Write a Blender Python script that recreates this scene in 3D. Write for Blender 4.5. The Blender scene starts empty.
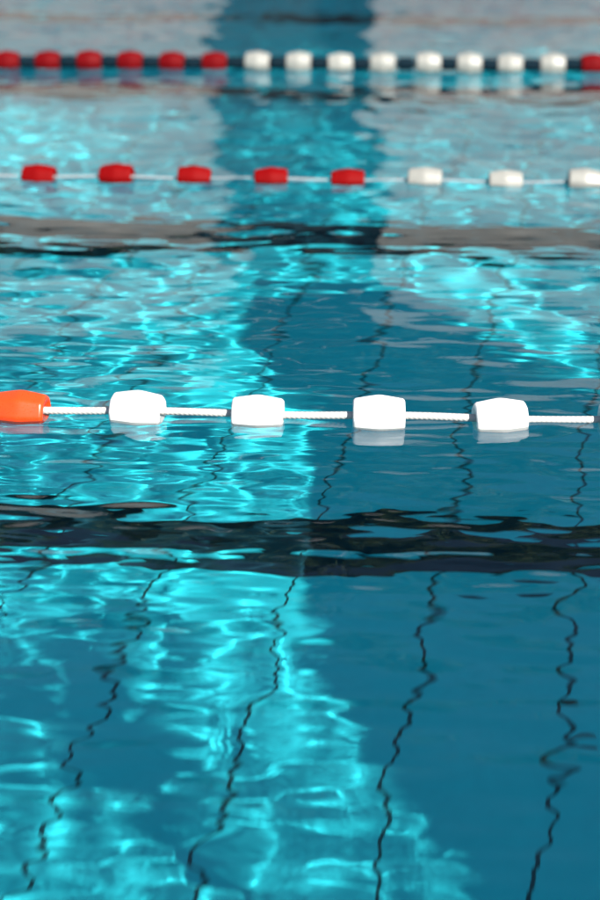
# Swimming pool seen across its lanes: three lane ropes, rippled water over a turquoise floor.
import bpy, bmesh, math, random
import numpy as np

R = math.radians
PI = math.pi
S = bpy.context.scene
C = S.collection
random.seed(11)

# ------------------------------------------------------------------ dimensions (metres, water level z = 0)
DEPTH = 2.0                 # pool depth
POOL_X = (-12.5, 12.5)      # short ends of the pool (lanes run along x)
POOL_Y = (0.25, 14.6)       # near and far long sides
DECK = 0.30                 # deck above the water
ROPES = (3.93, 6.49, 9.00)  # y of the three lane ropes
SUN_EL = R(40.0)
SUN_DIR = (0.60, -0.80)     # horizontal direction towards the sun

# ------------------------------------------------------------------ render settings
S.render.engine = 'CYCLES'
cy = S.cycles
cy.max_bounces = 10
cy.diffuse_bounces = 3
cy.glossy_bounces = 4
cy.transmission_bounces = 8
cy.transparent_max_bounces = 8
cy.caustics_refractive = True
cy.caustics_reflective = True
cy.blur_glossy = 0.3
cy.sample_clamp_indirect = 12.0
cy.use_adaptive_sampling = False
cy.use_denoising = True
try:
    cy.denoiser = 'OPENIMAGEDENOISE'
    cy.denoising_input_passes = 'RGB_ALBEDO_NORMAL'
    cy.denoising_prefilter = 'ACCURATE'
except Exception:
    pass
S.view_settings.view_transform = 'Standard'
S.view_settings.look = 'None'
S.view_settings.gamma = 1.0
S.view_settings.exposure = 1.32
S.view_settings.use_curve_mapping = False

# ------------------------------------------------------------------ helpers
def tag(o, label=None, cat=None, group=None, kind=None):
    if label: o['label'] = label
    if cat: o['category'] = cat
    if group: o['group'] = group
    if kind: o['kind'] = kind
    return o

def link(name, mesh, mat=None, parent=None, smooth=False):
    o = bpy.data.objects.new(name, mesh)
    C.objects.link(o)
    if mat: mesh.materials.append(mat)
    if parent: o.parent = parent
    if smooth: mesh.shade_smooth()
    o.cycles.is_caustics_receiver = True
    return o

def bm_obj(name, bm, mat=None, parent=None, smooth=False):
    bmesh.ops.recalc_face_normals(bm, faces=bm.faces)
    me = bpy.data.meshes.new(name)
    bm.to_mesh(me); bm.free()
    return link(name, me, mat, parent, smooth)

def box(bm, x0, x1, y0, y1, z0, z1):
    r = bmesh.ops.create_cube(bm, size=1.0)
    for v in r['verts']:
        v.co.x = x0 if v.co.x < 0 else x1
        v.co.y = y0 if v.co.y < 0 else y1
        v.co.z = z0 if v.co.z < 0 else z1
    return r['verts']

def grid_mesh(name, gx, gy, gz):
    ny, nx = gx.shape
    v = np.stack([gx, gy, gz], -1).reshape(-1, 3)
    idx = np.arange(nx * ny).reshape(ny, nx)
    f = np.stack([idx[:-1, :-1], idx[:-1, 1:], idx[1:, 1:], idx[1:, :-1]], -1).reshape(-1, 4)
    m = bpy.data.meshes.new(name)
    m.vertices.add(len(v)); m.vertices.foreach_set('co', v.astype('f').ravel())
    m.loops.add(f.size); m.loops.foreach_set('vertex_index', f.astype('i').ravel())
    m.polygons.add(len(f)); m.polygons.foreach_set('loop_start', np.arange(0, f.size, 4, dtype='i'))
    m.update(calc_edges=True)
    m.shade_smooth()
    return m

# ------------------------------------------------------------------ materials
class Mat:
    def __init__(self, name):
        self.m = bpy.data.materials.new(name); self.m.use_nodes = True
        self.t = self.m.node_tree; self.b = self.t.nodes['Principled BSDF']
        self.out = self.t.nodes['Material Output']
    def n(self, kind, **kw):
        nd = self.t.nodes.new(kind)
        for k, v in kw.items():
            setattr(nd, k, v)
        return nd
    def l(self, a, b): self.t.links.new(a, b)
    def math(self, op, a, b=None, clamp=False):
        nd = self.n('ShaderNodeMath', operation=op, use_clamp=clamp)
        for i, s in enumerate((a, b)):
            if s is None: continue
            if isinstance(s, (int, float)): nd.inputs[i].default_value = s
            else: self.l(s, nd.inputs[i])
        return nd.outputs[0]
    def noise(self, vec, scale, detail=3.0, rough=0.55):
        nd = self.n('ShaderNodeTexNoise'); nd.inputs['Scale'].default_value = scale
        nd.inputs['Detail'].default_value = detail; nd.inputs['Roughness'].default_value = rough
        self.l(vec, nd.inputs['Vector']); return nd.outputs[0]
    def mix(self, fac, a, b):
        nd = self.n('ShaderNodeMix', data_type='RGBA')
        if isinstance(fac, (int, float)): nd.inputs[0].default_value = fac
        else: self.l(fac, nd.inputs[0])
        for s, i in ((a, 6), (b, 7)):
            if isinstance(s, tuple): nd.inputs[i].default_value = (*s, 1)
            else: self.l(s, nd.inputs[i])
        return nd.outputs[2]
    def ramp(self, fac, lo, hi):
        nd = self.n('ShaderNodeMapRange'); self.l(fac, nd.inputs[0])
        nd.inputs[1].default_value = lo; nd.inputs[2].default_value = hi
        return nd.outputs[0]
    def bump(self, h, strength, dist):
        nd = self.n('ShaderNodeBump'); nd.inputs['Strength'].default_value = strength
        nd.inputs['Distance'].default_value = dist
        self.l(h, nd.inputs['Height']); self.l(nd.outputs[0], self.b.inputs['Normal'])

def plastic(name, col, rough=0.38, sss=0.0, var=0.12, spec=0.5):
    m = Mat(name); m.b.inputs['Specular IOR Level'].default_value = spec
    co = m.n('ShaderNodeTexCoord').outputs['Object']
    nz = m.ramp(m.noise(co, 38.0, 4.0), 0.35, 0.7)
    m.l(m.mix(nz, col, tuple(c * (1 - var) for c in col)), m.b.inputs['Base Color'])
    nf = m.noise(co, 160.0, 2.0)
    m.l(m.math('ADD', m.math('MULTIPLY', nf, 0.2), rough - 0.1), m.b.inputs['Roughness'])
    m.bump(nf, 0.08, 0.002)
    if sss:
        m.b.inputs['Subsurface Weight'].default_value = sss
        m.b.inputs['Subsurface Radius'].default_value = (1.0, 0.95, 0.9)
        m.b.inputs['Subsurface Scale'].default_value = 0.03
    return m.m

def floor_material():
    m = Mat('turquoise pool liner')
    pos = m.n('ShaderNodeNewGeometry').outputs['Position']
    sep = m.n('ShaderNodeSeparateXYZ'); m.l(pos, sep.inputs[0])
    # long seams between the liner sheets, 0.46 m apart
    u = m.math('SUBTRACT', sep.outputs[0], m.math('MULTIPLY', m.math('SUBTRACT', sep.outputs[1], 5.5), 0.15))
    u = m.math('DIVIDE', m.math('ADD', u, 0.395 + 46.0), 0.46)
    fr = m.math('FRACT', u)
    d = m.math('MULTIPLY', m.math('ABSOLUTE', m.math('SUBTRACT', fr, 0.5)), 0.46)   # 0 at the seam
    wob = m.math('MULTIPLY', m.noise(pos, 9.0, 2.0), 0.004)
    seam = m.math('SUBTRACT', 1.0, m.ramp(m.math('ADD', d, wob), 0.0074, 0.0102))
    big = m.noise(pos, 0.9, 3.0)
    fine = m.noise(pos, 22.0, 4.0)
    base = m.mix(m.ramp(big, 0.3, 0.7), (0.016, 0.425, 0.50), (0.022, 0.485, 0.57))
    base = m.mix(m.math('MULTIPLY', m.ramp(fine, 0.4, 0.75), 0.25), base, (0.012, 0.33, 0.41))
    col = m.mix(m.math('MULTIPLY', seam, 0.93), base, (0.004, 0.018, 0.022))
    m.l(col, m.b.inputs['Base Color'])
    m.b.inputs['Roughness'].default_value = 0.9
    m.b.inputs['Specular IOR Level'].default_value = 0.05
    return m.m

def mottled(name, a, b, scale, rough, bump=0.15, dist=0.004):
    m = Mat(name)
    co = m.n('ShaderNodeTexCoord').outputs['Object']
    nz = m.noise(co, scale, 6.0, 0.6)
    m.l(m.mix(m.ramp(nz, 0.3, 0.72), a, b), m.b.inputs['Base Color'])
    m.b.inputs['Roughness'].default_value = rough
    m.bump(m.noise(co, scale * 9, 4.0), bump, dist)
    return m.m

def concrete_material():
    m = Mat('weathered concrete')
    co = m.n('ShaderNodeTexCoord').outputs['Object']
    mp = m.n('ShaderNodeMapping'); mp.inputs['Scale'].default_value = (1.0, 1.0, 0.18)
    m.l(co, mp.inputs[0])
    streak = m.noise(mp.outputs[0], 2.2, 6.0, 0.6)
    spot = m.noise(co, 1.1, 5.0, 0.6)
    a = m.mix(m.ramp(streak, 0.3, 0.75), (0.26, 0.256, 0.24), (0.20, 0.197, 0.186))
    m.l(m.mix(m.math('MULTIPLY', m.ramp(spot, 0.42, 0.7), 0.45), a, (0.19, 0.19, 0.182)), m.b.inputs['Base Color'])
    m.b.inputs['Roughness'].default_value = 0.9
    m.bump(m.noise(co, 24.0, 4.0), 0.2, 0.004)
    return m.m

def water_material():
    m = bpy.data.materials.new('pool water'); m.use_nodes = True
    t = m.node_tree; t.nodes.clear()
    out = t.nodes.new('ShaderNodeOutputMaterial'); g = t.nodes.new('ShaderNodeBsdfGlass')
    g.inputs['Color'].default_value = (1, 1, 1, 1)
    g.inputs['Roughness'].default_value = 0.0
    g.inputs['IOR'].default_value = 1.333
    # capillary ripples too fine for the mesh, crests lying mostly along the lanes
    pos = t.nodes.new('ShaderNodeNewGeometry')
    hs = []
    for sc, rot, wt in (((3.0, 10.5, 1), 0.12, 1.0), ((7.0, 19.0, 1), -0.2, 0.26)):
        mp = t.nodes.new('ShaderNodeMapping'); mp.inputs['Scale'].default_value = sc; mp.inputs['Rotation'].default_value = (0, 0, rot)
        nz = t.nodes.new('ShaderNodeTexNoise'); nz.inputs['Scale'].default_value = 1.0; nz.inputs['Detail'].default_value = 1.0
        t.links.new(pos.outputs['Position'], mp.inputs[0]); t.links.new(mp.outputs[0], nz.inputs['Vector'])
        mu = t.nodes.new('ShaderNodeMath'); mu.operation = 'MULTIPLY'; mu.inputs[1].default_value = wt
        t.links.new(nz.outputs[0], mu.inputs[0]); hs.append(mu.outputs[0])
    ad = t.nodes.new('ShaderNodeMath'); ad.operation = 'ADD'
    t.links.new(hs[0], ad.inputs[0]); t.links.new(hs[1], ad.inputs[1])
    bp = t.nodes.new('ShaderNodeBump'); bp.inputs['Strength'].default_value = 1.0; bp.inputs['Distance'].default_value = 0.0095
    # livelier by the near side, calmer towards the middle of the pool
    sp = t.nodes.new('ShaderNodeSeparateXYZ'); t.links.new(pos.outputs['Position'], sp.inputs[0])
    mr = t.nodes.new('ShaderNodeMapRange'); mr.inputs[1].default_value = 3.2; mr.inputs[2].default_value = 5.2
    mr.inputs[3].default_value = 1.0; mr.inputs[4].default_value = 0.42
    t.links.new(sp.outputs[1], mr.inputs[0]); t.links.new(mr.outputs[0], bp.inputs['Strength'])
    t.links.new(ad.outputs[0], bp.inputs['Height']); t.links.new(bp.outputs[0], g.inputs['Normal'])
    t.links.new(g.outputs[0], out.inputs[0])
    return m

M_white = plastic('white float plastic', (0.70, 0.69, 0.67), 0.42, 0.35, 0.05)
M_orange = plastic('orange float plastic', (0.66, 0.050, 0.006), 0.30)
M_red = plastic('red float plastic', (0.15, 0.0010, 0.0014), 0.6, spec=0.06)
M_red_dark = plastic('faded dark red float plastic', (0.105, 0.0012, 0.0025), 0.6, spec=0.06)  # deeper red for the farthest rope
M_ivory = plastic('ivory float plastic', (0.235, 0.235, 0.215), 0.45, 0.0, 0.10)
M_navy = plastic('navy float plastic', (0.002, 0.010, 0.017), 0.7, spec=0.06)
M_rope = mottled('white braided polypropylene', (0.42, 0.415, 0.40), (0.34, 0.34, 0.33), 60.0, 0.6, 0.2, 0.001)
M_rope_pale = mottled('pale wet rope', (0.20, 0.235, 0.25), (0.15, 0.18, 0.20), 60.0, 0.6, 0.2, 0.001)
M_rope_navy = mottled('navy rope', (0.003, 0.010, 0.016), (0.005, 0.016, 0.024), 60.0, 0.7, 0.2, 0.001)
M_floor = floor_material()
M_wall = mottled('turquoise pool wall', (0.012, 0.33, 0.43), (0.010, 0.28, 0.37), 2.0, 0.8)
M_black = mottled('black lane marking', (0.002, 0.018, 0.028), (0.004, 0.026, 0.038), 14.0, 0.8, 0.05)
M_black.node_tree.nodes['Principled BSDF'].inputs['Specular IOR Level'].default_value = 0.04   # matt under water
M_deck = mottled('grey deck tiles', (0.40, 0.39, 0.37), (0.30, 0.295, 0.28), 3.0, 0.8)
M_conc = concrete_material()
M_glass_dark = mottled('dark glazing', (0.010, 0.018, 0.020), (0.016, 0.026, 0.028), 0.8, 0.25, 0.02)
M_brick = mottled('red brick course', (0.20, 0.035, 0.03), (0.13, 0.03, 0.028), 8.0, 0.9)
M_frame = mottled('dark window frame', (0.03, 0.035, 0.04), (0.02, 0.024, 0.028), 6.0, 0.5)
M_roof = mottled('grey roof sheet', (0.22, 0.22, 0.22), (0.16, 0.16, 0.165), 2.0, 0.7)
M_drain = mottled('dark drain grille', (0.008, 0.02, 0.025), (0.012, 0.03, 0.035), 30.0, 0.6)

# ------------------------------------------------------------------ the pool
def quad(name, x0, x1, y0, y1, z, mat):
    bm = bmesh.new()
    vs = [bm.verts.new((x, y, z)) for x, y in ((x0, y0), (x1, y0), (x1, y1), (x0, y1))]
    bm.faces.new(vs)
    return tag(bm_obj(name, bm, mat), kind='structure')

px0, px1 = POOL_X; py0, py1 = POOL_Y
quad('pool_floor', px0, px1, py0, py1, -DEPTH, M_floor)
# black lane markings down the middle of every lane
bm = bmesh.new()
for yc in (2.35, 4.97, 7.72, 10.45, 13.0):
    ys = yc - 0.16, yc + 0.16
    vs = [bm.verts.new((x, y, -DEPTH + 0.004)) for x, y in ((px0 + 2, ys[0]), (px1 - 2, ys[0]), (px1 - 2, ys[1]), (px0 + 2, ys[1]))]
    bm.faces.new(vs)
tag(bm_obj('lane_marking', bm, M_black), kind='structure')
# pool walls (boxes outside the basin, their tops are the deck edge)
bm = bmesh.new()
box(bm, px0 - 0.3, px1 + 0.3, py0 - 0.3, py0, -DEPTH - 0.2, DECK - 0.02)
box(bm, px0 - 0.3, px1 + 0.3, py1, py1 + 0.3, -DEPTH - 0.2, DECK - 0.02)
box(bm, px0 - 0.3, px0, py0, py1, -DEPTH - 0.2, DECK - 0.02)
box(bm, px1, px1 + 0.3, py0, py1, -DEPTH - 0.2, DECK - 0.02)
tag(bm_obj('pool_wall', bm, M_wall), kind='structure')
# deck round the pool, a slab with the basin cut out, and the ground beyond
bm = bmesh.new()
box(bm, -40, 40, -30, py0 - 0.012, DECK - 0.018, DECK)
box(bm, -40, 40, py1 + 0.012, 60, DECK - 0.018, DECK)
box(bm, -40, px0 - 0.012, py0 - 0.012, py1 + 0.012, DECK - 0.018, DECK)
box(bm, px1 + 0.012, 40, py0 - 0.012, py1 + 0.012, DECK - 0.018, DECK)
tag(bm_obj('pool_deck', bm, M_deck), kind='structure')
bm = bmesh.new()
for a in ((-600, 600, -600, -30), (-600, 600, 60, 600), (-600, -40, -30, 60), (40, 600, -30, 60)):
    bm.faces.new([bm.verts.new(p) for p in ((a[0], a[2], DECK - 0.02), (a[1], a[2], DECK - 0.02), (a[1], a[3], DECK - 0.02), (a[0], a[3], DECK - 0.02))])
tag(bm_obj('ground', bm, M_deck), kind='structure')

# water: one rippled sheet, waves summed from many small directions
rng = np.random.default_rng(5)
WAVES = []
def band(n, l0, l1, slope, spread, main):
    for i in range(n):
        lam = l0 * (l1 / l0) ** rng.uniform(0, 1)
        a = main + rng.normal(0, spread)
        if rng.uniform() < 0.4: a += PI
        k = 2 * PI / lam
        amp = slope * math.sqrt(2.0 / n) / k * rng.uniform(0.6, 1.4)
        WAVES.append((k * math.cos(a), k * math.sin(a), amp, rng.uniform(0, 2 * PI)))
band(14, 1.1, 2.6, 0.014, 0.9, PI / 2)
band(26, 0.5, 1.1, 0.020, 1.2, PI / 2)
band(40, 0.15, 0.26, 0.031, 1.2, PI / 2)

def axis(segs):
    out = []
    for a, b, st in segs:
        n = max(2, int(round((b - a) / st)))
        out.append(np.linspace(a, b, n, endpoint=False))
    out.append(np.array([segs[-1][1]]))
    return np.concatenate(out)
gx1 = axis([(px0 + .002, -3.4, 0.10), (-3.4, -2.0, 0.025), (-2.0, 2.4, 0.0125), (2.4, 4.0, 0.025), (4.0, px1 - .002, 0.10)])
gy1 = axis([(py0 + .002, 1.3, 0.03), (1.3, 7.6, 0.0125), (7.6, 11.5, 0.02), (11.5, py1 - .002, 0.03)])
gx, gy = np.meshgrid(gx1, gy1)
gz = np.zeros_like(gx)
for kx, ky, amp, ph in WAVES:
    gz += amp * np.sin(kx * gx + ky * gy + ph)
# patches of livelier and calmer ripples
gz *= 0.95 + 0.28 * np.sin(gx * 1.1 + 0.6) * np.sin(gy * 0.83 + 1.3)
gz *= 1.0 - 0.10 * np.clip((gy - 4.6) / 1.2, 0, 1) + 0.25 * np.clip((gy - 7.0) / 1.5, 0, 1)   # a little calmer beyond the nearest lane, choppier far out
wm = grid_mesh('water', gx, gy, gz)
water = tag(link('water', wm, water_material()), kind='structure')
water.cycles.is_caustics_receiver = False
water.cycles.is_caustics_caster = True

# ------------------------------------------------------------------ lane floats
def float_mesh(name, half, r_mid, r_end, bore, facets=8, facet_amt=0.75, soft=0.10):
    """Barrel-shaped faceted float, axis along x, hollow ends round the rope."""
    prof = []                                     # (x, r) along the outside, then into the bore
    n = 14
    rc = half * 0.17                              # rounded shoulder
    def rr(x):
        t = abs(x) / half
        ridge = math.sqrt(t * t + soft * soft) - soft
        return r_mid + (r_end - r_mid) * ridge
    xs = [-half + rc + (2 * (half - rc)) * i / (2 * n) for i in range(2 * n + 1)]
    def shoulder(sgn):
        out = []
        r0 = rr(half - rc)
        for i in range(1, 7):
            a = PI / 2 * i / 6
            out.append((sgn * (half - rc + rc * math.sin(a)), r0 - rc * (1 - math.cos(a)) * 0.9))
        re = out[-1][1]
        out.append((sgn * half, re * 0.86 + bore * 0.14))
        out.append((sgn * (half - 0.002), re * 0.78 + bore * 0.2))
        out.append((sgn * (half - 0.007), re * 0.35 + bore * 0.65))
        out.append((sgn * (half - 0.009), bore * 1.05))
        out.append((sgn * (half - 0.020), bore))
        return out
    prof = list(reversed(shoulder(-1))) + [(x, rr(x)) for x in xs] + shoulder(1)
    seg = 64
    bm = bmesh.new()
    rings = []
    for x, r in prof:
        ring = []
        for j in range(seg):
            a = 2 * PI * j / seg
            # distance to a rounded regular polygon
            s = PI / facets
            b = ((a + s) % (2 * s)) - s
            poly = math.cos(s) / math.cos(b)
            k = facet_amt if r > bore * 1.6 else 0.0
            f = 1 + k * (min(poly, 0.985) / 0.985 - 1 + (1 - math.cos(s)) * 0.35)
            ring.append(bm.verts.new((x, r * f * math.cos(a), r * f * math.sin(a))))
        rings.append(ring)
    for a, b in zip(rings[:-1], rings[1:]):
        for j in range(seg):
            bm.faces.new((a[j], a[(j + 1) % seg], b[(j + 1) % seg], b[j]))
    bmesh.ops.recalc_face_normals(bm, faces=bm.faces)
    me = bpy.data.meshes.new(name); bm.to_mesh(me); bm.free()
    me.shade_smooth()
    return me

def rope_mesh(name, x0, x1, pts, r, braid, step):
    """Braided rope through the points of pts(x) -> (y, z)."""
    n = int((x1 - x0) / step)
    xs = np.linspace(x0, x1, n)
    seg = 32
    th = np.linspace(0, 2 * PI, seg, endpoint=False)
    yz = np.array([pts(x) for x in xs])
    X, T = np.meshgrid(xs, th, indexing='ij')
    rad = r * (1 - braid * (0.6 * np.abs(np.cos(X * PI / 0.013 + 2 * T)) ** 6 + 0.5 * np.abs(np.cos(X * PI / 0.013 - 2 * T)) ** 6))
    Y = yz[:, :1] + rad * np.cos(T); Z = yz[:, 1:] + rad * np.sin(T)
    v = np.stack([X, Y, Z], -1).reshape(-1, 3)
    i, j = np.meshgrid(np.arange(n - 1), np.arange(seg), indexing='ij')
    a = i * seg + j; b = i * seg + (j + 1) % seg
    f = np.stack([a, b, b + seg, a + seg], -1).reshape(-1, 4)
    m = bpy.data.meshes.new(name)
    m.vertices.add(len(v)); m.vertices.foreach_set('co', v.astype('f').ravel())
    m.loops.add(f.size); m.loops.foreach_set('vertex_index', f.astype('i').ravel())
    m.polygons.add(len(f)); m.polygons.foreach_set('loop_start', np.arange(0, f.size, 4, dtype='i'))
    m.update(calc_edges=True); m.shade_smooth()
    return m

ORD = ['first', 'second', 'third', 'fourth', 'fifth', 'sixth', 'seventh', 'eighth', 'ninth']

# --- nearest rope
AX = 0.012
def near_pts(x): return (ROPES[0] + 0.006 * math.sin(x * 1.3), AX - 0.002 + 0.0025 * math.sin(x * 9.8 + 1.0))
me = rope_mesh('lane_rope', -3.2, 3.2, near_pts, 0.0105, 0.13, 0.0022)
tag(link('lane_rope', me, M_rope), 'thick white braided rope of the nearest lane line, threaded through white floats', 'lane rope', 'lane ropes')
near = float_mesh('lane_float', 0.069, 0.0590, 0.0470, 0.0112, soft=0.14)
near_x = [-0.967, -0.654, -0.332, -0.010, 0.310, 0.640]
near_lab = ['bright orange float at the left end of the nearest rope',
            'white float right beside the orange float on the nearest rope',
            'white float second from the orange one on the nearest rope',
            'white float third from the orange one on the nearest rope',
            'white float with a slanted right shoulder, fourth from the orange one',
            'white float cut off by the right edge on the nearest rope']
yaw = [-0.16, -0.20, 0.02, 0.05, 0.28, 0.0]
roll = [0.3, 0.1, 0.39, 0.2, 0.05, 0.3]
def put(mesh, x, pts, mat, label, cat, group, rz=0.0, rx=0.0, ry=0.0, dz=0.0):
    o = bpy.data.objects.new('lane_float', mesh); C.objects.link(o)
    y, z = pts(x)
    o.location = (x, y, z + dz); o.rotation_euler = (rx, ry, rz)
    o.cycles.is_caustics_receiver = True
    if mat:
        if not mesh.materials: mesh.materials.append(mat)
        o.material_slots[0].link = 'OBJECT'; o.material_slots[0].material = mat
    return tag(o, label, cat, group)
for i, x in enumerate(near_x):
    put(near, x, near_pts, M_orange if i == 0 else M_white, near_lab[i], 'lane float', 'floats on the nearest rope',
        yaw[i] * 0.5, roll[i], random.uniform(-.02, .02), -0.005)

# --- middle rope
def mid_pts(x): return (ROPES[1] + 0.008 * x, AX - 0.010 + 0.003 * math.sin(x * 9.7))
me = rope_mesh('lane_rope', -4.2, 4.2, mid_pts, 0.0065, 0.06, 0.005)
tag(link('lane_rope', me, M_rope_pale), 'thin white rope of the middle lane line with red and white floats', 'lane rope', 'lane ropes')
mid_x = [-1.448, -1.124, -0.801, -0.482, -0.165, 0.152, 0.481, 0.805]
mid = float_mesh('lane_float', 0.069, 0.0550, 0.0440, 0.012)
for i, x in enumerate(mid_x):
    if i < 5: lab = ORD[i] + ' red float from the left on the middle rope'
    else: lab = ORD[i - 5] + ' white float from the left on the middle rope'
    put(mid, x, mid_pts, M_red if i < 5 else M_ivory, lab, 'lane float', 'floats on the middle rope',
        random.uniform(-.12, .12), random.uniform(0, .8), random.uniform(-.05, .05), random.uniform(-0.008, 0.0))

# --- farthest rope: big floats with navy spacers between them
def far_pts(x): return (ROPES[2] + 0.02 * x, 0.027 + 0.003 * math.sin(x * 7.0))
me = rope_mesh('lane_rope', -5.0, 5.0, far_pts, 0.012, 0.05, 0.01)
tag(link('lane_rope', me, M_rope_navy), 'dark navy rope of the farthest lane line', 'lane rope', 'lane ropes')
far = float_mesh('lane_float', 0.068, 0.0640, 0.050, 0.014)
spacer = float_mesh('spacer_float', 0.044, 0.036, 0.034, 0.014, facet_amt=0.0)
far_x = [-2.139, -1.908, -1.678, -1.448, -1.213, -0.978, -0.738, -0.509, -0.281, -0.042, 0.208, 0.435, 0.662, 0.894, 1.115]
far_col = ['red'] * 6 + ['white'] * 8 + ['red']
for i, x in enumerate(far_x):
    if i < 6: lab = ORD[i] + ' dark red float from the left on the farthest rope'
    elif i < 14: lab = ORD[i - 6] + ' off-white float from the left on the farthest rope'
    else: lab = 'dark red float at the right edge on the farthest rope'
    put(far, x, far_pts, M_red_dark if far_col[i] == 'red' else M_ivory, lab, 'lane float', 'floats on the farthest rope',
        random.uniform(-.1, .1), random.uniform(0, .8), random.uniform(-.03, .03))
for i in range(len(far_x) - 1):
    x = (far_x[i] + far_x[i + 1]) / 2
    if i < 5: lab = f'small navy spacer float between the {ORD[i]} and {ORD[i+1]} red floats, farthest rope'
    elif i == 5: lab = 'small navy spacer float between the last red and first white floats, farthest rope'
    elif i < 13: lab = f'small navy spacer float between the {ORD[i-6]} and {ORD[i-5]} white floats, farthest rope'
    else: lab = 'small navy spacer float between the last white float and the right red one'
    o = put(spacer, x, far_pts, M_navy, lab, 'spacer float', 'navy spacers on the farthest rope', random.uniform(-.05, .05), 0, 0)
    o.name = 'spacer_float'

# --- small dark drain on the floor, right of the seam
bm = bmesh.new()
bmesh.ops.create_cone(bm, cap_ends=True, segments=32, radius1=0.034, radius2=0.03, depth=0.016)
for v in bm.verts: v.co.z += 0.012
dr = bm_obj('floor_drain', bm, M_drain)
dr.location = (0.575, 4.03, -DEPTH)
tag(dr, 'small dark round drain on the pool floor at lower right', 'drain')

# ------------------------------------------------------------------ far building, mirrored in the water
BY = 18.0
b = bpy.data.objects.new('poolside_building', None); C.objects.link(b); b.location = (-1.1, BY, DECK)
tag(b, 'pale grey concrete building with a tall dark glazed bay behind the pool', 'building')
def bpart(name, mat, boxes, bevel=0.0):
    bm = bmesh.new()
    for a in boxes: box(bm, *a)
    return bm_obj(name, bm, mat, b)
HB = 4.3
bpart('wall', M_conc, [(-17, -0.92, 0, 6, 0, HB)])
bpart('wall', M_conc, [(0.92, 17, 0, 6, 0, HB)])
gl = bpart('glazing', M_glass_dark, [(-0.92, 0.92, 0.9, 1.0, 0, HB)])
for z in (0.95, 2.4, 3.9):
    bm = bmesh.new(); box(bm, -0.918, 0.918, 0.82, 0.898, z, z + 0.09); bm_obj('frame', bm, M_frame, gl)
bpart('brick_course', M_brick, [(-16.9, -0.94, -0.03, -0.002, 0.72, 0.86)])
bpart('brick_course', M_brick, [(0.94, 16.9, -0.03, -0.002, 0.72, 0.86)])
bpart('coping', M_roof, [(-17.1, 17.1, -0.12, 6.1, HB + 0.002, HB + 0.16)])

# ------------------------------------------------------------------ unseen kiosk, tower and near trees, added to throw shade across the pool
c = bpy.data.objects.new('shade_kiosk', None); C.objects.link(c); c.location = (5.0, -2.0, DECK)  # invented building, stands out of view to shade the right of the pool
tag(c, 'unseen flat roofed kiosk with a square tower, added on the near deck for its shade', 'building')
def prism(name, pts, z0, z1, mat, parent):
    bm = bmesh.new()
    lo = [bm.verts.new((x, y, z0)) for x, y in pts]; hi = [bm.verts.new((x, y, z1)) for x, y in pts]
    bm.faces.new(lo); bm.faces.new(hi)
    for k in range(len(pts)):
        bm.faces.new((lo[k], lo[(k + 1) % len(pts)], hi[(k + 1) % len(pts)], hi[k]))
    return bm_obj(name, bm, mat, parent)
roof = [(-0.86, 1.95), (1.35, 1.95), (1.35, -3.2), (0.42, -3.2), (0.0, -1.0), (-0.82, 0.55)]  # outline shaped to give the pool shade its slanting left edge
prism('wall', [(-0.62, 1.75), (1.2, 1.75), (1.2, -3.0), (0.62, -3.0), (0.22, -0.95), (-0.60, 0.60)], 0, 4.5, M_conc, c)
prism('roof', roof, 4.502, 4.70, M_roof, c)
prism('tower', [(0.10, 1.45), (0.85, 1.45), (0.85, 0.75), (0.10, 0.75)], 4.702, 6.55, M_conc, c)  # added block that casts the dark column across the mid-pool floor
prism('door', [(0.0, 1.752), (0.9, 1.752), (0.9, 1.79), (0.0, 1.79)], 0.01, 2.1, M_frame, c)

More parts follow.
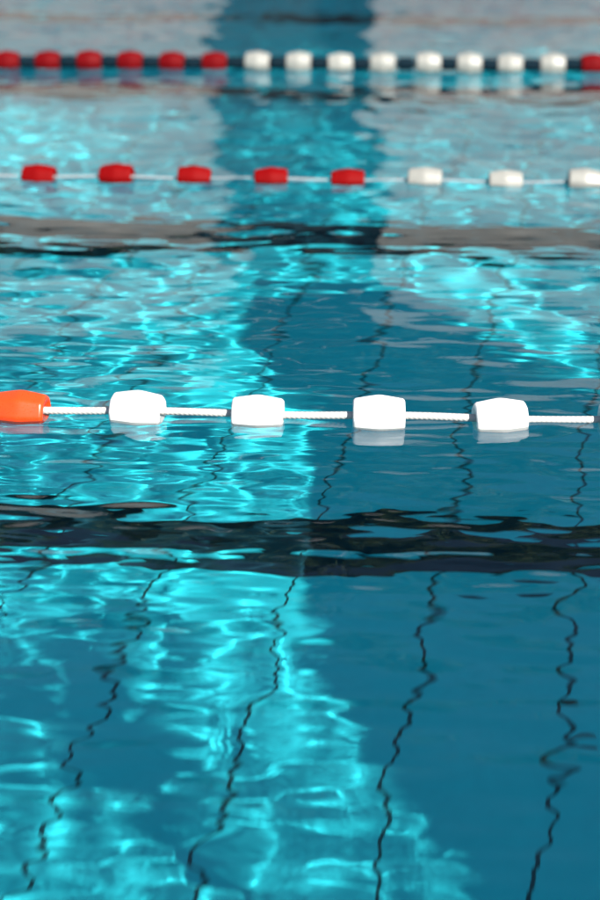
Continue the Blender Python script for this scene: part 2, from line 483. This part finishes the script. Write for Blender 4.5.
M_leaf = mottled('evergreen leaves', (0.035, 0.075, 0.022), (0.06, 0.11, 0.03), 3.0, 0.6)
M_bark = mottled('brown bark', (0.10, 0.07, 0.05), (0.06, 0.045, 0.035), 9.0, 0.95, 0.5, 0.01)
def tree(x, y, h, rad, tall, label, seed, group='added shade trees on the near deck', big=1.0, dens=190):
    rn = random.Random(seed)
    t = bpy.data.objects.new('added_tree', None); C.objects.link(t); t.location = (x, y, DECK)  # trees added out of view to shape shade and reflections
    tag(t, label, 'tree', group)
    bm = bmesh.new()
    def limb(a, b, ra, rb):
        a, b = np.array(a, float), np.array(b, float); d = b - a; d /= np.linalg.norm(d)
        u = np.cross(d, (0.3, 0.9, 0.2)); u /= np.linalg.norm(u); v = np.cross(d, u)
        ring = lambda p, q: [bm.verts.new(p + q * (math.cos(k * PI / 5) * u + math.sin(k * PI / 5) * v)) for k in range(10)]
        A, B = ring(a, ra), ring(b, rb)
        for k in range(10): bm.faces.new((A[k], A[(k + 1) % 10], B[(k + 1) % 10], B[k]))
    limb((0, 0, 0), (0.05, 0.02, h), 0.11, 0.055)
    limb((0.05, 0.02, h - 0.01), (0.0, 0.1, h + tall * 0.8), 0.055, 0.02)
    tips = []
    for k in range(14):
        z = h + tall * rn.uniform(-0.75, 0.7); a = rn.uniform(0, 2 * PI); q = rad * rn.uniform(0.45, 0.9)
        e = (q * math.cos(a), q * math.sin(a), z + 0.4); tips.append(e)
        limb((0.04, 0.03, z), e, 0.045, 0.012)
    bm_obj('trunk', bm, M_bark, t)
    bm = bmesh.new()
    clumps = [(e, big * rn.uniform(0.45, 0.8)) for e in tips]
    for k in range(16):
        a = rn.uniform(0, 2 * PI); zz = rn.uniform(-1, 1); q = rad * math.sqrt(max(0, 1 - zz * zz)) * rn.uniform(0.2, 0.85)
        clumps.append(((q * math.cos(a), q * math.sin(a), h + tall * zz), big * rn.uniform(0.4, 0.8)))
    for e, cr in clumps:
        for k in range(dens):
            d = np.array([rn.gauss(0, 1), rn.gauss(0, 1), rn.gauss(0, 1)]); d *= cr * rn.random() ** 0.5 / np.linalg.norm(d)
            p = np.array(e) + d
            u = np.array([rn.gauss(0, 1), rn.gauss(0, 1), rn.gauss(0, 1)]); u /= np.linalg.norm(u)
            v = np.cross(u, d + 0.01); v /= np.linalg.norm(v)
            L_, W_ = big * rn.uniform(0.09, 0.17), big * rn.uniform(0.03, 0.055)
            bm.faces.new([bm.verts.new(q) for q in (p - u * L_, p + v * W_, p + u * L_, p - v * W_)])
    bm_obj('crown', bm, M_leaf, t)
tree(8.95, -1.2, 15.0, 2.7, 2.0, 'unseen tall slim evergreen tree, added for shade, on the near deck beside the kiosk', 3, big=1.4)  # this and the next two are invented to shade the far floor
tree(10.7, -0.8, 15.0, 2.6, 1.9, 'unseen tall evergreen tree, added for shade, standing between two others on the near deck', 5, big=1.4)
tree(12.6, -0.5, 15.0, 2.6, 1.9, 'unseen tall broad evergreen tree, added for shade, on the near deck, farthest from the kiosk', 8, big=1.4)
tree(4.25, -2.85, 5.62, 0.42, 0.30, 'unseen small sparse evergreen tree, added for dappled shade, on the near deck, left of the kiosk', 21, big=0.55, dens=6)  # invented to dapple the sunlit floor at near left
BACK = 'added trees behind the building'  # invented row, put in to darken what the near water reflects
tree(-10.0, 27.0, 7.0, 3.6, 4.2, 'leftmost added evergreen tree behind the concrete building', 12, BACK, 2.8)
tree(-5.6, 28.5, 7.5, 3.4, 4.8, 'added evergreen tree behind the left wing, beside the glazed bay', 13, BACK, 2.8)
tree(-1.3, 27.5, 8.0, 3.4, 5.0, 'tallest added evergreen tree, rising behind the glazed bay', 15, BACK, 2.8)
tree(3.2, 28.5, 7.4, 3.4, 4.6, 'added evergreen tree behind the right wing, beside the glazed bay', 16, BACK, 2.8)
tree(7.6, 27.0, 7.0, 3.6, 4.2, 'rightmost added evergreen tree behind the concrete building', 14, BACK, 2.8)

# ------------------------------------------------------------------ light
w = bpy.data.worlds.new('World'); S.world = w; w.use_nodes = True
nt = w.node_tree
sky = nt.nodes.new('ShaderNodeTexSky'); sky.sky_type = 'NISHITA'; sky.sun_disc = False
sky.sun_elevation = SUN_EL
sky.sun_rotation = math.atan2(SUN_DIR[0], SUN_DIR[1])
nt.links.new(sky.outputs[0], nt.nodes['Background'].inputs[0])
nt.nodes['Background'].inputs[1].default_value = 0.06
L = bpy.data.lights.new('sun', 'SUN'); L.energy = 5.0; L.angle = R(0.32); L.color = (1.0, 0.95, 0.87)
L.cycles.is_caustics_light = True
so = bpy.data.objects.new('sun', L); C.objects.link(so)
so.rotation_euler = (R(90) - SUN_EL, 0, math.atan2(SUN_DIR[0], -SUN_DIR[1]))
so.location = (6, -8, 12)

# ------------------------------------------------------------------ camera
cam = bpy.data.cameras.new('camera'); co = bpy.data.objects.new('camera', cam); C.objects.link(co)
co.location = (0, 0, 1.634)
co.rotation_euler = (R(90 - 23.7), 0, R(3.2))
cam.sensor_fit = 'VERTICAL'; cam.sensor_height = 36.0; cam.sensor_width = 24.0
cam.lens = 64.0
cam.clip_start = 0.05; cam.clip_end = 2000
cam.dof.use_dof = True
cam.dof.focus_distance = 4.2
cam.dof.aperture_fstop = 1.5
cam.dof.aperture_blades = 8
S.camera = co
